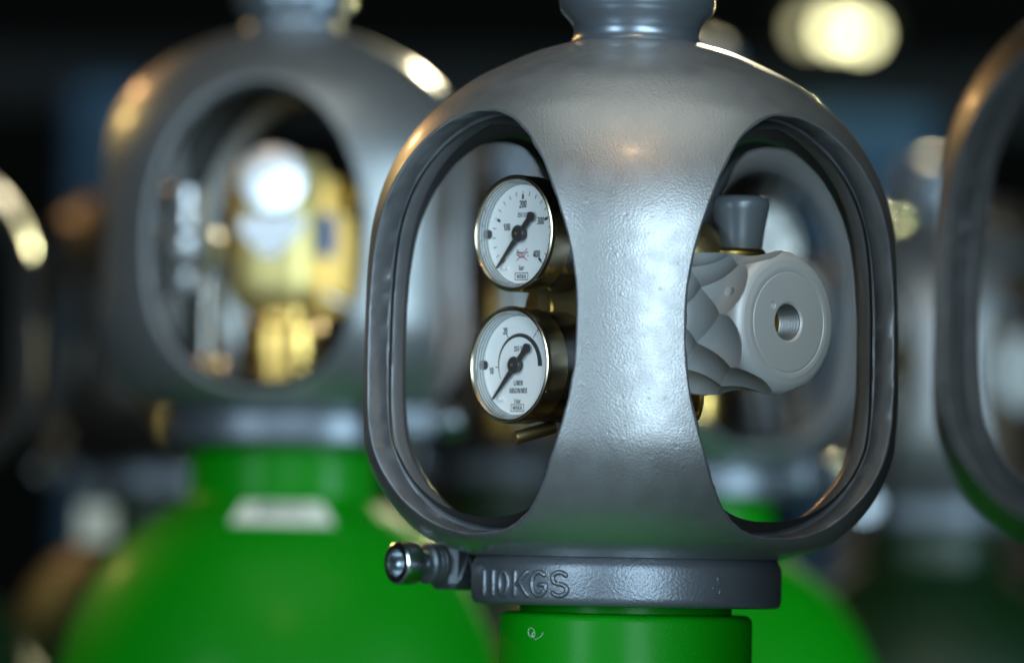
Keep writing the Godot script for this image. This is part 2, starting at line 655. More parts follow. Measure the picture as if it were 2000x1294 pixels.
func make_guard(label: String) -> Node3D:
	var g := thing("cylinder_guard", label, "cylinder guard", Vector3.ZERO, 0, "cast guards over the gas cylinder valves")
	var shell := part("shell", shell_mesh(0), "grey_metal_paint", g)
	part("shell_lining", shell_mesh(1), "inside_shade", shell)
	var wob := FastNoiseLite.new()
	wob.seed = 4
	wob.frequency = 0.09
	wob.fractal_octaves = 3
	for c in [45.0, -45.0, 135.0, -135.0]:
		part("opening_rim", rim_mesh(c, wob), "grey_rim_paint", shell)
	part("lifting_knob", spun([[23.6, 177.0], [22.6, 177.9], [21.9, 179], [21.5, 180.6], [21.6, 182.4], [22.2, 184], [23.6, 186], [25.3, 187.6], [26.3, 189.2], [26.7, 191.2], [26.7, 194], [26.4, 199], [25.2, 205], [22.5, 210], [17, 214], [9, 216], [0.01, 216.4]], 96), "smooth_grey_paint", g)
	var collar := part("clamp_collar", lathe([[34, 3.2], [50.5, 3.4], [51.6, 1.6], [51.9, 0.6], [52.5, -0.2], [52.9, -1.4], [53.0, -4], [53.0, -11.5], [52.8, -13.2], [51.9, -14.3], [50, -14.6], [36.6, -14.6], [36.4, -14.0], [36.4, 2]], 160, 50), "grey_collar_paint", g)
	for c in [["1", -66.5, -62.5], ["1", -59.5, -55.5], ["0", -53.4, -48.4], ["K", -44.6, -38.4], ["G", -36.6, -30.2], ["S", -28.0, -21.8]]:
		part("raised_letter", cast_letter(c[0], c[1], c[2], -11.2, -3.4, 53.05, 0.92), "grey_collar_paint", collar)
	# a small chipped mark on the right of the collar
	part("raised_letter", bars([PackedVector3Array([(az(35) * 52.95 + Vector3.UP * -4.2) * MM, (az(35.6) * 52.95 + Vector3.UP * -6) * MM]), PackedVector3Array([(az(33) * 52.95 + Vector3.UP * -7.5) * MM, (az(34.2) * 52.95 + Vector3.UP * -8.6) * MM]), PackedVector3Array([(az(36.4) * 52.95 + Vector3.UP * -8.2) * MM, (az(36) * 52.95 + Vector3.UP * -9.4) * MM])], 0.28 * MM, 6), "grey_collar_paint", collar)
	# clamp lug on the rear left, its screw running along the tangent
	var tang := Vector3(-0.777, 0, 0.629)
	var start := az(-141.0) * 57.0 * MM
	var bx := Basis(tang, Vector3.UP, tang.cross(Vector3.UP))
	var lug := part("clamp_lug", block(Vector3(34, 16.5, 15) * MM, 2.2 * MM), "grey_collar_paint", g, start + tang * 20.0 * MM + Vector3(0, -2.0, 0) * MM, bx)
	var la := []
	for stroke in glyph("A"):
		var pts := PackedVector3Array()
		for q in stroke:
			pts.append(Vector3(lerpf(14.0, 6.5, q.x), lerpf(-5.0, 3.2, q.y), -7.5) * MM)
		la.append(pts)
	var lm := bars(la, 0.7 * MM, 8)
	# the letter stands on whichever long face looks towards the collar's front
	var front_sign := 1.0 if (bx * Vector3(0, 0, 1)).z > 0 else -1.0
	var le := part("raised_letter", lm, "grey_collar_paint", lug)
	if front_sign > 0:
		le.transform = Transform3D(Basis(Vector3(1, 0, 0), Vector3(0, 1, 0), Vector3(0, 0, -1)), Vector3.ZERO)
	var shank := part("lug_boss", spun([[7.0, 0], [7.0, 2], [6.6, 2.3], [7.0, 2.6], [7.0, 3.6], [6.6, 3.9], [7.0, 4.2], [7.0, 6.2], [5.6, 7.4], [4.2, 7.6]], 40), "grey_collar_paint", g, start + tang * 36.9 * MM + Vector3(0, -1.4, 0) * MM, along(tang))
	shank.scale = Vector3.ONE
	var screw := part("clamp_screw", spun([[4.1, -6], [4.1, 0], [7.1, 0.1], [7.4, 0.5], [7.5, 1.4], [7.5, 6.4], [7.2, 7.1], [6.6, 7.5], [5.0, 7.5], [4.6, 7.1]], 48, 30), "zinc", g, start + tang * 48.4 * MM + Vector3(0, -1.4, 0) * MM, along(tang))
	part("hex_socket", lathe([[0.01, 3.0], [4.5, 3.0], [4.7, 7.2]], 6, 20), "zinc", screw)
	return g


# ------------------------------------------------------------------ a green cylinder
func make_cylinder(label: String, length: float) -> Node3D:
	var c := thing("gas_cylinder", label, "gas cylinder", Vector3.ZERO, 0, "green painted gas cylinders")
	c.set_meta("length", length)
	part("neck_collar", lathe([[36.2, -10], [36.2, -17.0], [40.6, -17.0], [42.0, -17.4], [42.9, -18.4], [43.2, -20], [43.3, -34], [43.6, -37.5]], 128, 50), "green_paint", c)
	part("shoulder", lathe([[43.6, -37.5], [44.6, -39.6], [48.5, -42.6], [56, -47], [66, -54], [77, -64], [88, -80], [96.5, -98], [101.5, -116], [104.2, -138], [105, -160]], 128, 50), "green_paint", c)
	var body := part("body", lathe([[105, 0], [105, -1000]], 96, 50), "green_paint", c, Vector3(0, -0.16, 0))
	body.scale = Vector3(1, (length - 0.18), 1)
	part("foot_ring", lathe([[105, 0], [106, -1], [106, -19], [104, -20], [60, -20]], 96), "black_rubber", c, Vector3(0, -length + 0.02, 0))
	return c


# ------------------------------------------------------------------ gauges
func text_into(st: SurfaceTool, s: String, centre: Vector2, cap: float, narrow: float, z: float, bold := true) -> void:
	var f := SystemFont.new()
	f.font_names = PackedStringArray(["Droid Sans"])
	f.font_weight = 700 if bold else 400
	var t := TextMesh.new()
	t.text = s
	t.font = f
	t.font_size = 64
	t.pixel_size = 0.01
	t.depth = 0.02
	t.curve_step = 2.0
	var ref := TextMesh.new()
	ref.text = "0"
	ref.font = f
	ref.font_size = 64
	ref.pixel_size = 0.01
	ref.depth = 0.02
	var rb := ref.get_aabb()
	var k := cap * MM / rb.size.y
	var tb := t.get_aabb()
	var bs := Basis.from_scale(Vector3(k * narrow, k, k))
	var off := Vector3(centre.x * MM - tb.get_center().x * k * narrow, centre.y * MM - rb.get_center().y * k, z * MM)
	for i in t.get_surface_count():
		st.append_from(t, i, Transform3D(bs, off))


func flat_line(st: SurfaceTool, a: Vector2, b: Vector2, w0: float, w1: float, z: float) -> void:
	var d := (b - a).normalized().orthogonal()
	var q := [a + d * w0 / 2, a - d * w0 / 2, b - d * w1 / 2, b + d * w1 / 2]
	var p := []
	for x in q:
		p.append(Vector3(x.x, x.y, z) * MM)
	var o := [0, 1, 2, 0, 2, 3]
	if (p[2] - p[0]).cross(p[1] - p[0]).z < 0:
		o = [0, 2, 1, 0, 3, 2]
	for i in o:
		st.set_normal(Vector3(0, 0, 1))
		st.set_uv(Vector2.ZERO)
		st.add_vertex(p[i])


func clock(deg: float, r: float) -> Vector2:
	return Vector2(sin(deg_to_rad(deg)), cos(deg_to_rad(deg))) * r


func arc_band(st: SurfaceTool, a0: float, a1: float, ri0: float, ri1: float, w0: float, w1: float, z: float) -> void:
	var n := 48
	for i in n:
		var f := float(i) / n
		var g := float(i + 1) / n
		var m0 := clock(lerpf(a0, a1, f), lerpf(ri0, ri1, f) + lerpf(w0, w1, f) / 2)
		var m1 := clock(lerpf(a0, a1, g), lerpf(ri0, ri1, g) + lerpf(w0, w1, g) / 2)
		flat_line(st, m0, m1, lerpf(w0, w1, f), lerpf(w0, w1, g), z)


func maker_box(st: SurfaceTool, tx: SurfaceTool, y: float, z: float) -> void:
	var hw := 3.1
	var hh := 1.15
	for e in [[Vector2(-hw, hh), Vector2(hw, hh)], [Vector2(-hw, -hh), Vector2(hw, -hh)], [Vector2(-hw, -hh - 0.12), Vector2(-hw, hh + 0.12)], [Vector2(hw, -hh - 0.12), Vector2(hw, hh + 0.12)]]:
		flat_line(st, e[0] + Vector2(0, y), e[1] + Vector2(0, y), 0.26, 0.26, z)
	text_into(tx, "WIKA", Vector2(0, y), 1.35, 0.98, z)


func print_mesh(which: int) -> ArrayMesh:
	var st := SurfaceTool.new()  # marks
	st.begin(Mesh.PRIMITIVE_TRIANGLES)
	var tx := SurfaceTool.new()  # lettering
	tx.begin(Mesh.PRIMITIVE_TRIANGLES)
	var z := 0.03
	if which == 0:
		for i in 21:
			var a := -135.0 + 13.5 * i
			if i % 5 == 0:
				flat_line(st, clock(a, 14.6), clock(a, 11.9), 0.24, 0.24, z)
				flat_line(st, clock(a, 13.3), clock(a, 11.7), 0.95, 0.95, z + 0.01)
			else:
				flat_line(st, clock(a, 14.6), clock(a, 13.0), 0.28, 0.28, z)
		text_into(tx, "100", Vector2(-7.6, 2.5), 2.5, 0.62, z)
		text_into(tx, "200", Vector2(0.1, 10.0), 2.6, 0.62, z)
		text_into(tx, "300", Vector2(8.9, 4.2), 2.5, 0.62, z)
		text_into(tx, "400", Vector2(7.2, -6.9), 2.5, 0.62, z)
		text_into(tx, "ISO 5171", Vector2(0.4, 6.4), 1.55, 0.66, z)
		text_into(tx, "bar", Vector2(0, -11.4), 1.7, 0.66, z)
		maker_box(st, tx, -14.3, z)
		# oil can, to be crossed out in red
		for e in [[-1.5, -6.3, 1.1, -6.3], [-1.2, -7.9, 1.0, -7.9], [-1.5, -6.2, -1.2, -8.0], [1.0, -8.0, 1.2, -7.0], [1.0, -7.1, 2.5, -6.1], [2.5, -6.0, 2.9, -6.5], [-1.5, -6.4, -2.5, -6.1], [-2.5, -6.1, -2.4, -7.0], [-2.4, -7.0, -1.3, -7.4]]:
			flat_line(st, Vector2(e[0], e[1]), Vector2(e[2], e[3]), 0.34, 0.34, z)
		flat_line(st, Vector2(3.0, -7.1), Vector2(3.0, -7.6), 0.3, 0.5, z)
	else:
		arc_band(st, -118.0, 92.0, 9.35, 9.6, 0.18, 2.1, z)
		flat_line(st, clock(-93, 9.4), clock(-93, 11.2), 0.3, 0.3, z)
		flat_line(st, clock(-29, 12.1), clock(-29, 10.6), 0.3, 0.3, z)
		flat_line(st, clock(38, 13.8), clock(38, 11.6), 0.3, 0.3, z)
		text_into(tx, "10", Vector2(-13.0, -1.7), 2.3, 0.62, z)
		text_into(tx, "20", Vector2(-6.6, 11.6), 2.3, 0.62, z)
		text_into(tx, "30", Vector2(9.7, 12.2), 2.1, 0.62, z)
		text_into(tx, "ISO 5171", Vector2(1.0, 5.6), 1.75, 0.66, z)
		text_into(tx, "L/MIN", Vector2(0.3, -5.9), 1.75, 0.62, z)
		text_into(tx, "ARGON/MIX", Vector2(0.3, -8.5), 1.75, 0.62, z)
		text_into(tx, "5 bar", Vector2(0, -12.0), 1.45, 0.66, z)
		maker_box(st, tx, -14.3, z)
	st.index()
	tx.append_from(st.commit(), 0, Transform3D.IDENTITY)
	return tx.commit()


func make_gauge(parent: Node3D, which: int, at: Vector3, needle_deg: float) -> Node3D:
	var g := Node3D.new()
	g.name = "pressure_gauge" if which == 0 else "flow_gauge"
	parent.add_child(g)
	g.position = at * MM
	g.rotation_degrees.y = -45.5
	var out := Basis(Vector3(1, 0, 0), Vector3(0, 0, 1), Vector3(0, -1, 0))  # lathe axis to +z
	part("bezel", spun([[18.6, -9.4], [19.5, -9.2], [19.6, -8.8], [19.65, -2.4], [19.75, -1.6], [19.7, -0.8], [19.4, -0.25], [18.9, 0.0], [18.4, -0.1], [18.05, -0.5], [17.95, -1.2]], 128, 30), "bezel_steel", g, Vector3.ZERO, out)
	part("case", spun([[0.01, -27], [17.6, -27], [18.5, -26.2], [18.7, -25], [18.7, -8.6]], 96), "case_steel", g, Vector3.ZERO, out)
	part("window_rim", lathe([[17.95, -1.2], [17.55, -1.5], [17.5, -2.1], [17.2, -2.3], [17.15, -3.0], [16.9, -3.2], [16.85, -3.9], [16.6, -4.1], [16.55, -4.75]], 128, 10, false), "window_plastic", g, Vector3.ZERO, out)
	part("dial", lathe([[0.01, -4.7], [16.9, -4.7]], 96), "dial_white", g, Vector3.ZERO, out)
	part("dial_print", print_mesh(which), "print_black", g, Vector3(0, 0, -4.7 * MM))
	if which == 0:
		var st := SurfaceTool.new()
		st.begin(Mesh.PRIMITIVE_TRIANGLES)
		flat_line(st, Vector2(-2.5, -9.0), Vector2(2.6, -5.0), 0.32, 0.32, 0.05)
		flat_line(st, Vector2(-2.5, -5.2), Vector2(2.6, -9.0), 0.32, 0.32, 0.06)
		part("red_cross_print", st.commit(), "print_red", g, Vector3(0, 0, -4.7 * MM))
	part("vent_plug", lathe([[0.01, 0.5], [1.5, 0.5], [1.6, 0.0]], 24), "print_black", g, Vector3(-16.3, 0.2, -4.8) * MM, out)
	# needle: a tapered pointer with a round tail, on its hub
	var d := clock(needle_deg, 1.0)
	var st2 := SurfaceTool.new()
	st2.begin(Mesh.PRIMITIVE_TRIANGLES)
	st2.set_smooth_group(-1)
	var side := d.orthogonal()
	var shape := PackedVector2Array([d * 15.6 + side * 0.25, d * 15.6 - side * 0.25, d * 3.0 - side * 1.0, -d * 6.0 - side * 1.0])
	for i in 9:
		var a := lerpf(-100, 100, i / 8.0)
		shape.append(-d * 7.6 + (-d * cos(deg_to_rad(a)) + side * sin(deg_to_rad(a))) * 1.75)
	shape.append(-d * 6.0 + side * 1.0)
	shape.append(d * 3.0 + side * 1.0)
	part("needle", prism(shape, -3.75, -3.05), "needle_black", g)
	part("hub", spun([[2.4, -4.7], [2.4, -3.0], [2.9, -2.9], [2.9, -2.4], [2.5, -2.0], [0.7, -1.9], [0.65, -1.7], [0.01, -1.6]], 40), "needle_black", g, Vector3.ZERO, out)
	part("hub_pin", spun([[0.55, -1.9], [0.5, -1.5], [0.01, -1.4]], 16), "brass", g, Vector3.ZERO, out)
	var pin := clock(needle_deg - 11.0, 13.4)
	part("stop_pin", spun([[0.75, -4.7], [0.75, -2.9], [0.5, -2.6], [0.01, -2.5]], 20), "white_plastic", g, Vector3(pin.x, pin.y, 0) * MM, out)
	part("window_glass", lathe([[0.01, -0.95], [18.05, -0.95]], 96), "clear_glass", g, Vector3.ZERO, out)
	return g


func prism(shape: PackedVector2Array, z0: float, z1: float) -> ArrayMesh:
	var st := SurfaceTool.new()
	st.begin(Mesh.PRIMITIVE_TRIANGLES)
	st.set_smooth_group(-1)
	var tri := Geometry2D.triangulate_polygon(shape)
	for t in range(0, tri.size(), 3):
		var a := shape[tri[t]]
		var b := shape[tri[t + 1]]
		var c := shape[tri[t + 2]]
		var o := [a, b, c] if (c - a).cross(b - a) > 0 else [a, c, b]
		for p in o:
			st.add_vertex(Vector3(p.x, p.y, z1) * MM)
		o.reverse()
		for p in o:
			st.add_vertex(Vector3(p.x, p.y, z0) * MM)
	var mid := Vector2.ZERO
	for p in shape:
		mid += p / shape.size()
	var ccw := not Geometry2D.is_polygon_clockwise(shape)
	for i in shape.size():
		var a := shape[i]
		var b := shape[(i + 1) % shape.size()]
		var q := [Vector3(a.x, a.y, z0), Vector3(b.x, b.y, z0), Vector3(b.x, b.y, z1), Vector3(a.x, a.y, z1)]
		for k in ([0, 2, 1, 0, 3, 2] if ccw else [0, 1, 2, 0, 2, 3]):
			st.add_vertex(q[k] * MM)
	st.generate_normals()
	return st.commit()


# ------------------------------------------------------------------ the scalloped hand knob
func knob_mesh(hole_phi: float) -> ArrayMesh:
	var phis := []
	for i in 320:
		phis.append(TAU * i / 320)
	for i in 22:
		phis.append(fposmod(hole_phi + deg_to_rad(lerpf(-6.0, 6.0, (i + 0.5) / 22.0)), TAU))
	phis.sort()
	var xs := []
	for i in 116:
		xs.append(lerpf(-46.0, -0.0, i / 115.0))
	for i in 22:
		xs.append(-9.6 + lerpf(-2.4, 2.4, (i + 0.5) / 22.0))
	xs.sort()
	var v := PackedVector3Array()
	var np: int = phis.size()
	for x in xs:
		# the turned blank: a rounded shoulder at the front, a chamfer at the back
		var r0 := 24.2
		if x > -5.2:
			var t: float = clampf((x + 5.2) / 5.2, 0, 1)
			r0 = 18.6 + 5.6 * sqrt(maxf(1.0 - t * t, 0.0))
		if x < -42.0:
			r0 = 24.2 - (-42.0 - x) * 0.8
		for ph in phis:
			var r := r0
			for row in 3:
				var cx: float = [-8.6, -20.0, -31.4][row]
				var ref := hole_phi + (deg_to_rad(22.5) if row == 1 else 0.0)
				var dphi := fposmod(ph - ref + deg_to_rad(22.5), deg_to_rad(45)) - deg_to_rad(22.5)
				var cut: float = 3.3 - pow((x - cx) / 6.18, 2) - pow(dphi * 24.2 / 5.15, 2)
				if cut > 0:
					r = minf(r, 24.2 - cut)
			var dh := wrapf(ph - hole_phi, -PI, PI) * 23.0
			var rh := Vector2(dh, x + 9.6).length()
			if rh < 1.9:
				r -= 4.5 * clampf((1.9 - rh) / 0.35, 0, 1)
			v.append(Vector3(r * cos(ph), x, r * sin(ph)) * MM)
	var st := SurfaceTool.new()  # hard edges: the cuts meet in crisp ridges
	st.begin(Mesh.PRIMITIVE_TRIANGLES)
	st.set_smooth_group(-1)
	for i in xs.size() - 1:
		for k in np:
			var a := i * np + k
			var b := i * np + (k + 1) % np
			for t in [a, b, a + np, b, b + np, a + np]:
				st.add_vertex(v[t])
	st.generate_normals()
	return st.commit()


# the knob's front face: a groove near its edge, a threaded bore, a small sunk hole
func knob_face(hole: Vector2) -> ArrayMesh:
	var rs := [18.6, 17.2, 17.0, 16.92, 16.8, 16.65, 16.55, 16.3]
	var hs := [0.0, 0.0, -0.05, -0.5, -0.5, -0.12, -0.03, 0.0]
	for i in 40:
		rs.append(lerpf(15.6, 7.0, i / 39.0))
		hs.append(0.0)
	rs.append_array([6.6, 6.1])
	hs.append_array([-0.1, -0.7])
	var seg := 300
	var st := SurfaceTool.new()
	st.begin(Mesh.PRIMITIVE_TRIANGLES)
	st.set_smooth_group(0)
	for i in rs.size():
		for k in seg:
			var a := TAU * k / seg
			var p: Vector2 = Vector2(cos(a), sin(a)) * float(rs[i])
			var h: float = hs[i]
			var d: float = p.distance_to(hole)
			if d < 1.2:
				h -= 1.3 * clampf((1.2 - d) / 0.4, 0, 1)
			st.add_vertex(Vector3(p.x, h, p.y) * MM)
	for i in rs.size() - 1:
		for k in seg:
			var a := i * seg + k
			var b := i * seg + (k + 1) % seg
			for t in [a, b, a + seg, b, b + seg, a + seg]:
				st.add_index(t)
	st.generate_normals()
	var m := st.commit()
	var arr := m.surface_get_arrays(0)
	var nn: PackedVector3Array = arr[Mesh.ARRAY_NORMAL]
	if nn[20 * seg].y < 0:
		var ix: PackedInt32Array = arr[Mesh.ARRAY_INDEX]
		ix.reverse()
		for i in nn.size():
			nn[i] = -nn[i]
		arr[Mesh.ARRAY_NORMAL] = nn
		arr[Mesh.ARRAY_INDEX] = ix
		m = ArrayMesh.new()
		m.add_surface_from_arrays(Mesh.PRIMITIVE_TRIANGLES, arr)
	return m


func make_regulator(label: String) -> Node3D:
	var r := thing("valve_regulator", label, "regulator", Vector3.ZERO, 0, "regulators inside the guards")
	part("valve_body", spun([[0.01, 44], [12, 44.5], [17, 47], [19.5, 52], [20, 58], [20, 110], [18.5, 116], [14, 120], [0.01, 121]], 64), "brass", r)
	part("valve_stem", spun([[22, -15], [22, 2], [17, 6], [17, 20], [19, 22], [19, 38], [15, 41], [15, 46]], 6, 20), "brass", r)
	part("gauge_block", block(Vector3(24, 64, 30) * MM, 1.5 * MM), "dull_brass", r, az(-44.5) * 20 * MM + Vector3(0, 86, 0) * MM, Basis(Vector3.UP, deg_to_rad(-44.5)))
	part("round_plug", spun([[6.5, -4], [6.5, 3], [9.0, 3.4], [9.4, 4.2], [9.4, 8.6], [8.4, 9.6], [0.01, 9.8]], 40), "brass", r, az(-66) * 26 * MM + Vector3(0, 85.5, 0) * MM, along(az(-58)))
	make_gauge(r, 0, Vector3(-40.6, 109.9, 40.6), -136.5)
	make_gauge(r, 1, Vector3(-41.1, 65.7, 41.1), -136.5)
	# pin below the lower gauge
	part("vent_pin", spun([[0.01, -1], [2.2, -1], [2.3, 0], [2.3, 14], [2.0, 14.6], [0.01, 14.8]], 24), "dull_brass", r, Vector3(-26.5, 45.2, 26) * MM, along(Vector3(-0.70, -0.22, 0.42)))
	# knob
	var kd := az(44.5)
	var face := Vector3(52.4, 81.3, 52.4) * MM
	var kb := along(kd)
	var knob := part("control_knob", knob_mesh(deg_to_rad(-63.0)), "blasted_aluminium", r, face, kb)
	part("knob_face", knob_face(Vector2(5.4, -7.6)), "blasted_aluminium", knob)
	var th := []
	for i in 7:
		th.append([6.0, -0.7 - i * 1.4])
		th.append([7.1, -1.4 - i * 1.4])
	th.append([6.0, -10.6])
	part("threaded_bore", lathe(th, 64, 20), "turned_aluminium", knob)
	part("spindle_end", lathe([[0.01, -9.6], [4.4, -9.6], [5.4, -10.4], [6.3, -10.4]], 40), "brass", knob)
	part("knob_neck", spun([[17, -14], [17, 4]], 48), "dull_brass", r, face - kd * 46 * MM, kb)
	# grey dust cap over its brass seat
	var dc := Vector3(36.6, 0.5, 5) * MM
	part("dust_cap", spun([[0.01, 106.5], [7.2, 106.6], [7.6, 107.4], [8.0, 112], [9.6, 120.6], [9.9, 122.6], [9.5, 124.4], [8.2, 125.4], [0.01, 125.7]], 64, 40), "grey_plastic", r, dc)
	part("cap_seat", spun([[6, 92], [9, 98], [11.8, 103.6], [12.0, 106], [11.2, 107.2], [7, 107.2]], 48), "brass", r, dc + Vector3(-3, 0, 1) * MM)
	part("dome_nut", spun([[10, -8], [10.6, 0], [10.2, 5], [8, 8.6], [4.4, 10.2], [0.01, 10.6]], 48), "dull_brass", r, Vector3(19.5, 106, 12) * MM, along(Vector3(0.35, 0.35, 0.6)))
	# outlet below the knob
	part("outlet", lathe([[6.6, -12], [6.6, 4.2], [7.2, 5], [8.6, 5], [9.4, 4.2], [9.4, -14]], 48), "brass", r, Vector3(17.5, 57.0, 20.0) * MM, along(az(70)))
	return r


# a regulator seen from behind: brass barrel, silver cap, levers
func make_rear_regulator(label: String, at: Vector3, turn: float) -> Node3D:
	var r := thing("valve_regulator", label, "regulator", at, turn, "regulators inside the guards")
	part("valve_body", spun([[0.01, 44], [10, 45], [17, 48.5], [21, 55], [22, 62], [22, 112], [19, 118], [0.01, 120]], 64), "satin_brass", r, Vector3(-1, 0, 0) * MM)
	part("valve_stem", spun([[24, -15], [24, 4], [18, 8], [18, 24], [19.5, 26], [19.5, 40], [15, 43], [15, 50]], 6, 20), "brass", r, Vector3(2, 0, 0) * MM)
	part("silver_cap", spun([[9, -22], [9, -6], [14.5, -5], [15.4, -3.6], [15.4, 2], [14.6, 3.4], [10, 4.2], [0.01, 4.4]], 48), "silver", r, Vector3(-4, 106, 40) * MM, along(Vector3(0.02, 0.12, 1)))
	part("lever", prism(PackedVector2Array([Vector2(-14, 9), Vector2(14, 11), Vector2(16, 5), Vector2(2, -9), Vector2(-3, -9), Vector2(-15, 3)]), -4, 4), "case_steel", r, Vector3(-4, 80, 36) * MM)
	part("side_valve", spun([[0.01, 54], [8, 54.5], [9, 57], [9, 64], [15, 67], [16.5, 70], [16.5, 80], [14, 83], [7.5, 85], [7.5, 93], [9.6, 95], [9.6, 102], [8, 104], [0.01, 104.5]], 48), "silver", r, Vector3(-43, 0, 14) * MM)
	part("side_pipe", spun([[5, 5], [5, 60]], 24), "steel", r, Vector3(-33, 0, 14) * MM)
	part("pipe_nut", spun([[0.01, 10], [6.4, 10], [7, 14], [7, 22], [5, 24]], 6, 20), "brass", r, Vector3(-31, 0, 22) * MM)
	part("side_block", block(Vector3(22, 66, 24) * MM, 2 * MM), "brass", r, Vector3(28, 78, -2) * MM)
	part("hex_nut", spun([[11, -6], [11, 8], [9, 9], [0.01, 9]], 6, 20), "brass", r, Vector3(36, 102, 12) * MM, along(Vector3(0.6, 0.1, 0.8)))
	part("blue_label", block(Vector3(6.8, 20, 1) * MM, 0.2 * MM), "blue_print", r, Vector3(22.4, 83, 11.5) * MM)
	part("diagonal_pin", spun([[2.4, 0], [2.4, 24], [0.01, 25]], 16), "steel", r, Vector3(22, 55, 20) * MM, along(Vector3(0.85, -0.4, 0.3)))
	return r


# ------------------------------------------------------------------ the front cylinder
var guard0: Node3D
var reg0: Node3D
var cyl0: Node3D


func front_cylinder() -> void:
	cyl0 = make_cylinder("green gas cylinder in sharp focus whose neck shows below the lettered collar", 1.15)
	guard0 = make_guard("sharply focused grey cast guard with round pillars and raised KGS lettering on its collar")
	reg0 = make_regulator("sharply focused regulator with two round white gauges and a scalloped grey knob")


func clone(tagged: String, at: Vector3, guard_turn: float, lug_turn: float, reg_turn: float, labels: Array) -> void:
	var length := at.y - FLOOR_Y
	var c := make_cylinder_copy(labels[0], at, length)
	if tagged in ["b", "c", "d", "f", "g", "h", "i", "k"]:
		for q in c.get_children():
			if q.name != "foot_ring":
				q.material_override = M.shaded_green_paint
	var g := dup(guard0, labels[1], at, guard_turn, "cylinder_guard")
	for nm in ["clamp_collar", "clamp_lug", "lug_boss", "clamp_screw"]:
		var q: Node3D = g.get_node(nm)
		q.transform = Transform3D(Basis(Vector3.UP, deg_to_rad(lug_turn)), Vector3.ZERO) * q.transform
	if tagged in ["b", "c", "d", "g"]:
		g.get_node("shell").material_override = M.shaded_metal_paint
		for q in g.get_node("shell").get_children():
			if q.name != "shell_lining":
				q.material_override = M.shaded_rim_paint
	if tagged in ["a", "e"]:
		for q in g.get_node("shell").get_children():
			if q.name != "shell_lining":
				q.material_override = M.lit_rim_paint
	if labels.size() > 2:
		dup(reg0, labels[2], at, reg_turn, "valve_regulator")


func make_cylinder_copy(label: String, at: Vector3, length: float) -> Node3D:
	var c := dup(cyl0, label, at, 0, "gas_cylinder")
	c.get_node("body").scale = Vector3(1, length - 0.18, 1)
	c.get_node("foot_ring").position = Vector3(0, -length + 0.02, 0)
	return c


func row_behind() -> void:
	# left of the front one, out of focus, its opening towards the camera
	var a := Vector3(-0.1599, 0.0655, -0.7027)
	clone("a", a, -52.6, -123.0, 0, ["blurred bright green cylinder with a cream label, left of the front one", "large blurred grey guard left of the front guard, its opening showing bright brass"])
	make_rear_regulator("blurred brass valve with a silver cap inside the guard left of the front one", a + Vector3(-0.004, 0, 0), 4.0)
	label_on(a)
	clone("e", Vector3(0.0279, 0.0474, -0.8986), -15.0, -140.0, 88.0, ["blurred green cylinder whose neck shows through the front guard's right opening", "blurred guard framed by the front guard's right opening, behind the grey knob", "blurred regulator with a white dial seen behind the grey dust cap"])
	clone("b", Vector3(-0.2815, 0.0513, -1.5714), -20.0, 20.0, -20.0, ["shade-painted green cylinder at far left behind the labelled green cylinder, below a blurred blue-lit screw", "shade-painted brown-lit blurred guard half hidden behind the left edge of the large blurred guard", "blurred regulator inside the brown-lit half-hidden guard at left"])
	clone("c", Vector3(-0.400, 0.036, -1.0303), 10.0, 40.0, -30.0, ["shade-painted cylinder cut off by the left edge of the photo", "shade-painted guard cut off by the left edge of the photo, pale highlights on it", "regulator inside the dark guard at the left edge of the photo"])
	clone("d", Vector3(-0.0788, 0.0657, -1.8462), 30.0, 10.0, 120.0, ["far blurred cylinder seen behind the two gauges", "far shade-painted blurred guard seen behind the two gauges through the left opening", "far blurred regulator seen behind the two gauges"])
	clone("f", Vector3(0.1895, 0.0403, -1.6364), 2.0, 60.0, 0.0, ["far blurred cylinder in the gap right of the front guard", "far pale guard between the front guard and the dark right one", "far blurred regulator in the gap right of the front guard"])
	clone("g", Vector3(0.1785, 0.003, 0.305), -1.0, 150.0, 60.0, ["shade-painted green cylinder at the right edge below the dark guard", "shade-painted guard at the right edge of the photo, nearest to the camera", "regulator hidden in the dark guard at the right edge"])
	clone("h", Vector3(0.40, 0.35, 0.42), 8.0, 150.0, 60.0, ["added light-blocking green cylinder outside the right edge of the photo", "guard of the added cylinder outside the right edge of the photo"])  # unseen, added and raised so its body shades the cylinders behind
	clone("k", Vector3(0.64, 0.36, 0.50), 30.0, 60.0, 0.0, ["third added light-blocking green cylinder outside the right edge of the photo", "third added guard outside the right edge of the photo"])  # also added out of view, to keep more window light off the back row
	clone("i", Vector3(0.47, 0.32, 0.13), 20.0, 100.0, 0.0, ["second added light-blocking green cylinder outside the right edge of the photo", "second added guard outside the right edge of the photo"])  # added out of view, tall enough to block the side window from the knob


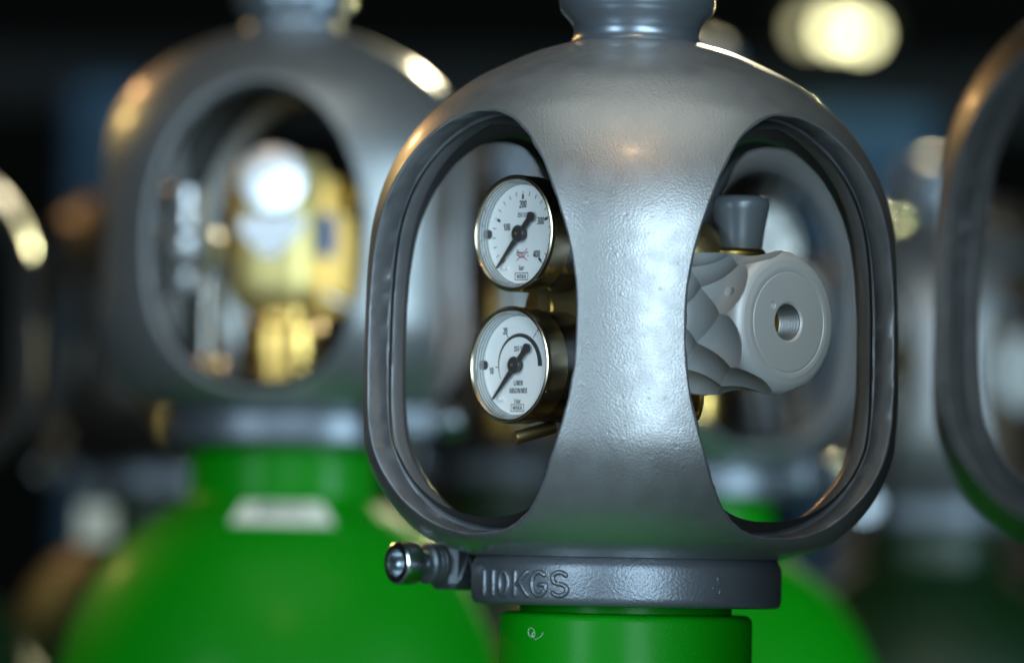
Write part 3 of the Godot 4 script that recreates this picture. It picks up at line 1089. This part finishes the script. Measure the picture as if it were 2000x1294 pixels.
# the cream label pasted on the blurred cylinder's shoulder
func label_on(at: Vector3) -> void:
	var pr := [[44.6, -39.6], [48.5, -42.6], [56, -47], [66, -54], [77, -64], [88, -80]]
	var radius := func(y: float) -> float:
		for i in pr.size() - 1:
			if y <= pr[i][1] and y >= pr[i + 1][1]:
				return lerpf(pr[i][0], pr[i + 1][0], (y - pr[i][1]) / (pr[i + 1][1] - pr[i][1]))
		return 60.0
	var im := Image.create(256, 80, false, Image.FORMAT_RGB8)
	im.fill(Color(0.97, 0.97, 0.92))
	var r2 := RandomNumberGenerator.new()
	r2.seed = 5
	var x := 56
	while x < 196:
		var w := r2.randi_range(3, 9)
		im.fill_rect(Rect2i(x, 6, w, 44), Color(0.35, 0.38, 0.35))
		x += w + r2.randi_range(3, 8)
	var m := mat("label_print", Color(1, 1, 1), 0.6)
	m.albedo_texture = ImageTexture.create_from_image(im)
	var v := PackedVector3Array()
	var n := PackedVector3Array()
	var uv := PackedVector2Array()
	var idx := PackedInt32Array()
	for j in 9:
		var y := lerpf(-41.5, -51.5, j / 8.0)
		for i in 25:
			var a := lerpf(-22.0, 22.0, i / 24.0) + 3.6
			var r: float = radius.call(y)
			v.append((az(a) * (r + 0.5) + Vector3.UP * (y + 0.6)) * MM)
			n.append((az(a) * 0.6 + Vector3.UP * 0.8).normalized())
			uv.append(Vector2(i / 24.0, j / 8.0))
	for j in 8:
		for i in 24:
			var k := j * 25 + i
			idx.append_array([k, k + 1, k + 25, k + 1, k + 26, k + 25])
	var mesh := build(v, n, idx)
	var arr := mesh.surface_get_arrays(0)
	arr[Mesh.ARRAY_TEX_UV] = uv
	mesh = ArrayMesh.new()
	mesh.add_surface_from_arrays(Mesh.PRIMITIVE_TRIANGLES, arr)
	var c: Node3D = get_node("gas_cylinder_001")
	part("paper_label", mesh, "label_print", c)


# ------------------------------------------------------------------ behind the cylinders
func lamp(label: String, at: Vector3, radius: float, color: Color, glow: float, energy: float) -> void:
	var l := thing("pendant_lamp", label, "lamp", at, 0, "hall lamps")
	part("lamp_shade", spun([[radius * 2600, 10], [radius * 2200, radius * 1500], [radius * 800, radius * 2800], [radius * 300, radius * 3600], [0.01, radius * 3650]], 32), "lamp_enamel", l)
	var key := "glow_%s" % color.to_html()
	if not M.has(key):
		var m := mat(key, Color(0.9, 0.9, 0.9), 0.4)
		m.emission_enabled = true
		m.emission = color
		m.emission_energy_multiplier = glow
	var s := SphereMesh.new()
	s.radius = radius
	s.height = radius * 2
	s.radial_segments = 24
	s.rings = 12
	part("lamp_bulb", s, key, l)
	if glow == 7.0:  # the nearest fitting holds a second bulb
		part("lamp_bulb", s, key, l, Vector3(-0.030, 0.004, 0.0))
	var o := SpotLight3D.new()  # the shade throws the light towards the row
	o.name = "lamp_light"
	o.light_color = color
	o.light_energy = energy
	o.light_size = radius * 0.9
	o.spot_angle = 24.0
	o.spot_range = 14.0
	o.spot_attenuation = 2.0
	o.shadow_enabled = true
	l.add_child(o)
	o.look_at_from_position(at, Vector3(0, 0.05, -0.4), Vector3.UP)


func cabinet(label: String, at: Vector3, size: Vector3, turn: float) -> void:
	var c := thing("blue_cabinet", label, "cabinet", at, turn, "blue cabinets at the far wall")
	part("cabinet_body", block(size, 0.006), "blue_enamel", c, Vector3(0, size.y / 2, 0))
	for s in [-1, 1]:
		var d := part("cabinet_door", block(Vector3(size.x / 2 - 0.02, size.y - 0.06, 0.02), 0.003), "blue_enamel", c, Vector3(s * (size.x / 4 - 0.002), size.y / 2, size.z / 2 + 0.011))
		part("door_handle", block(Vector3(0.012, 0.14, 0.02), 0.003), "steel", d, Vector3(-s * (size.x / 4 - 0.04), 0, 0.02))


func carton(label: String, at: Vector3, size: Vector3, turn: float) -> void:
	var c := thing("brown_carton", label, "carton", at, turn, "brown cartons behind the cylinders")
	part("carton_body", block(size, 0.004), "brown_board", c, Vector3(0, size.y / 2, 0))
	for s in [-1, 1]:
		part("carton_flap", block(Vector3(size.x - 0.004, 0.004, size.z / 2 - 0.003), 0.001), "brown_board", c, Vector3(0, size.y + 0.0025, s * size.z / 4))


func background_things() -> void:
	lamp("large pale yellow lamp blurred to a disc at the top right of the photo", Vector3(0.269, 0.639, -5.0), 0.013, Color(1.0, 0.985, 0.74), 7.0, 7.0)
	lamp("second yellow lamp whose dimmer blurred disc overlaps the large one on its left", Vector3(0.216, 0.672, -5.3), 0.013, Color(1.0, 0.97, 0.72), 1.6, 0.05)
	lamp("hall lamp above the top edge of the photo", Vector3(0.32, 1.32, -5.0), 0.03, Color(1.0, 0.95, 0.78), 30.0, 4.0)
	lamp("warm hall lamp outside the left edge behind the row", Vector3(-1.25, 1.10, -2.9), 0.04, Color(1.0, 0.76, 0.50), 30.0, 0.36)
	lamp("warm hall lamp above the front cylinder", Vector3(-0.02, 1.62, 1.0), 0.045, Color(1.0, 0.80, 0.58), 60.0, 0.11)
	lamp("warm lamp far to the left behind the row", Vector3(-2.05, 1.24, -2.65), 0.05, Color(1.0, 0.84, 0.50), 30.0, 0.6)
	cabinet("blue steel locker blurred in the gap right of the front guard", Vector3(0.283, FLOOR_Y, -5.2), Vector3(0.17, 0.551 - FLOOR_Y, 0.3), 0)
	cabinet("blue steel locker blurred above the left edge of the large blurred guard", Vector3(-0.632, FLOOR_Y, -5.2), Vector3(0.10, 0.568 - FLOOR_Y, 0.3), 0)
	carton("brown carton blurred in front of the blue locker on the right", Vector3(0.30, FLOOR_Y, -4.0), Vector3(0.16, 0.357 - FLOOR_Y, 0.2), 4)
	carton("tall brown carton blurred behind the two gauges", Vector3(-0.13, FLOOR_Y, -4.0), Vector3(0.10, 0.427 - FLOOR_Y, 0.2), -6)
	var b := thing("wall_beam", "dark teal steel beam running across the far wall below the lamps", "beam", Vector3(0, 0.60, -5.45))
	part("beam_web", block(Vector3(4.0, 0.07, 0.01), 0.002), "teal_paint", b)
	for sgn in [-1, 1]:
		part("beam_flange", block(Vector3(4.0, 0.008, 0.08), 0.002), "teal_paint", b, Vector3(0, sgn * 0.04, 0))


func small_things() -> void:
	# a curl of white lint caught on the green neck
	var pts := PackedVector3Array()
	for i in 40:
		var t := i / 39.0
		var a := t * 11.0
		var u := Vector2(0.2 + 1.5 * t, 0.3 - 1.2 * t) + Vector2(cos(a), sin(a)) * (1.5 * (1.0 - t) + 0.3)
		var ang := -47.5 + rad_to_deg(u.x / 43.2)
		pts.append((az(ang) * (43.5 + 0.25 * sin(a * 0.7)) + Vector3.UP * (-24.0 + u.y)) * MM)
	var q := MeshInstance3D.new()
	q.name = "lint_thread"
	q.mesh = bars([pts, PackedVector3Array([(az(-46) * 43.5 + Vector3.UP * -24.6) * MM, (az(-44) * 43.6 + Vector3.UP * -26.2) * MM, (az(-41) * 43.5 + Vector3.UP * -25.2) * MM, (az(-39.5) * 43.5 + Vector3.UP * -23.8) * MM])], 0.075 * MM, 6)
	q.material_override = M.lint_white
	tag(q, "tiny curl of white lint stuck on the green neck below the front guard", "lint")
	add_child(q)
	# cream tag hanging at the far left
	var t := thing("hang_tag", "square cream tag hanging below the blue-lit screw at far left", "tag", Vector3(-0.313, 0.0172, -1.44), 6)
	part("card", block(Vector3(21, 22, 0.8) * MM, 0.2 * MM), "cream_paper", t)
	part("tag_string", bars([PackedVector3Array([Vector3(0, 10.5, 0) * MM, Vector3(0.5, 16, -1) * MM, Vector3(0, 24, -3) * MM])], 0.5 * MM, 6), "lint_white", t)
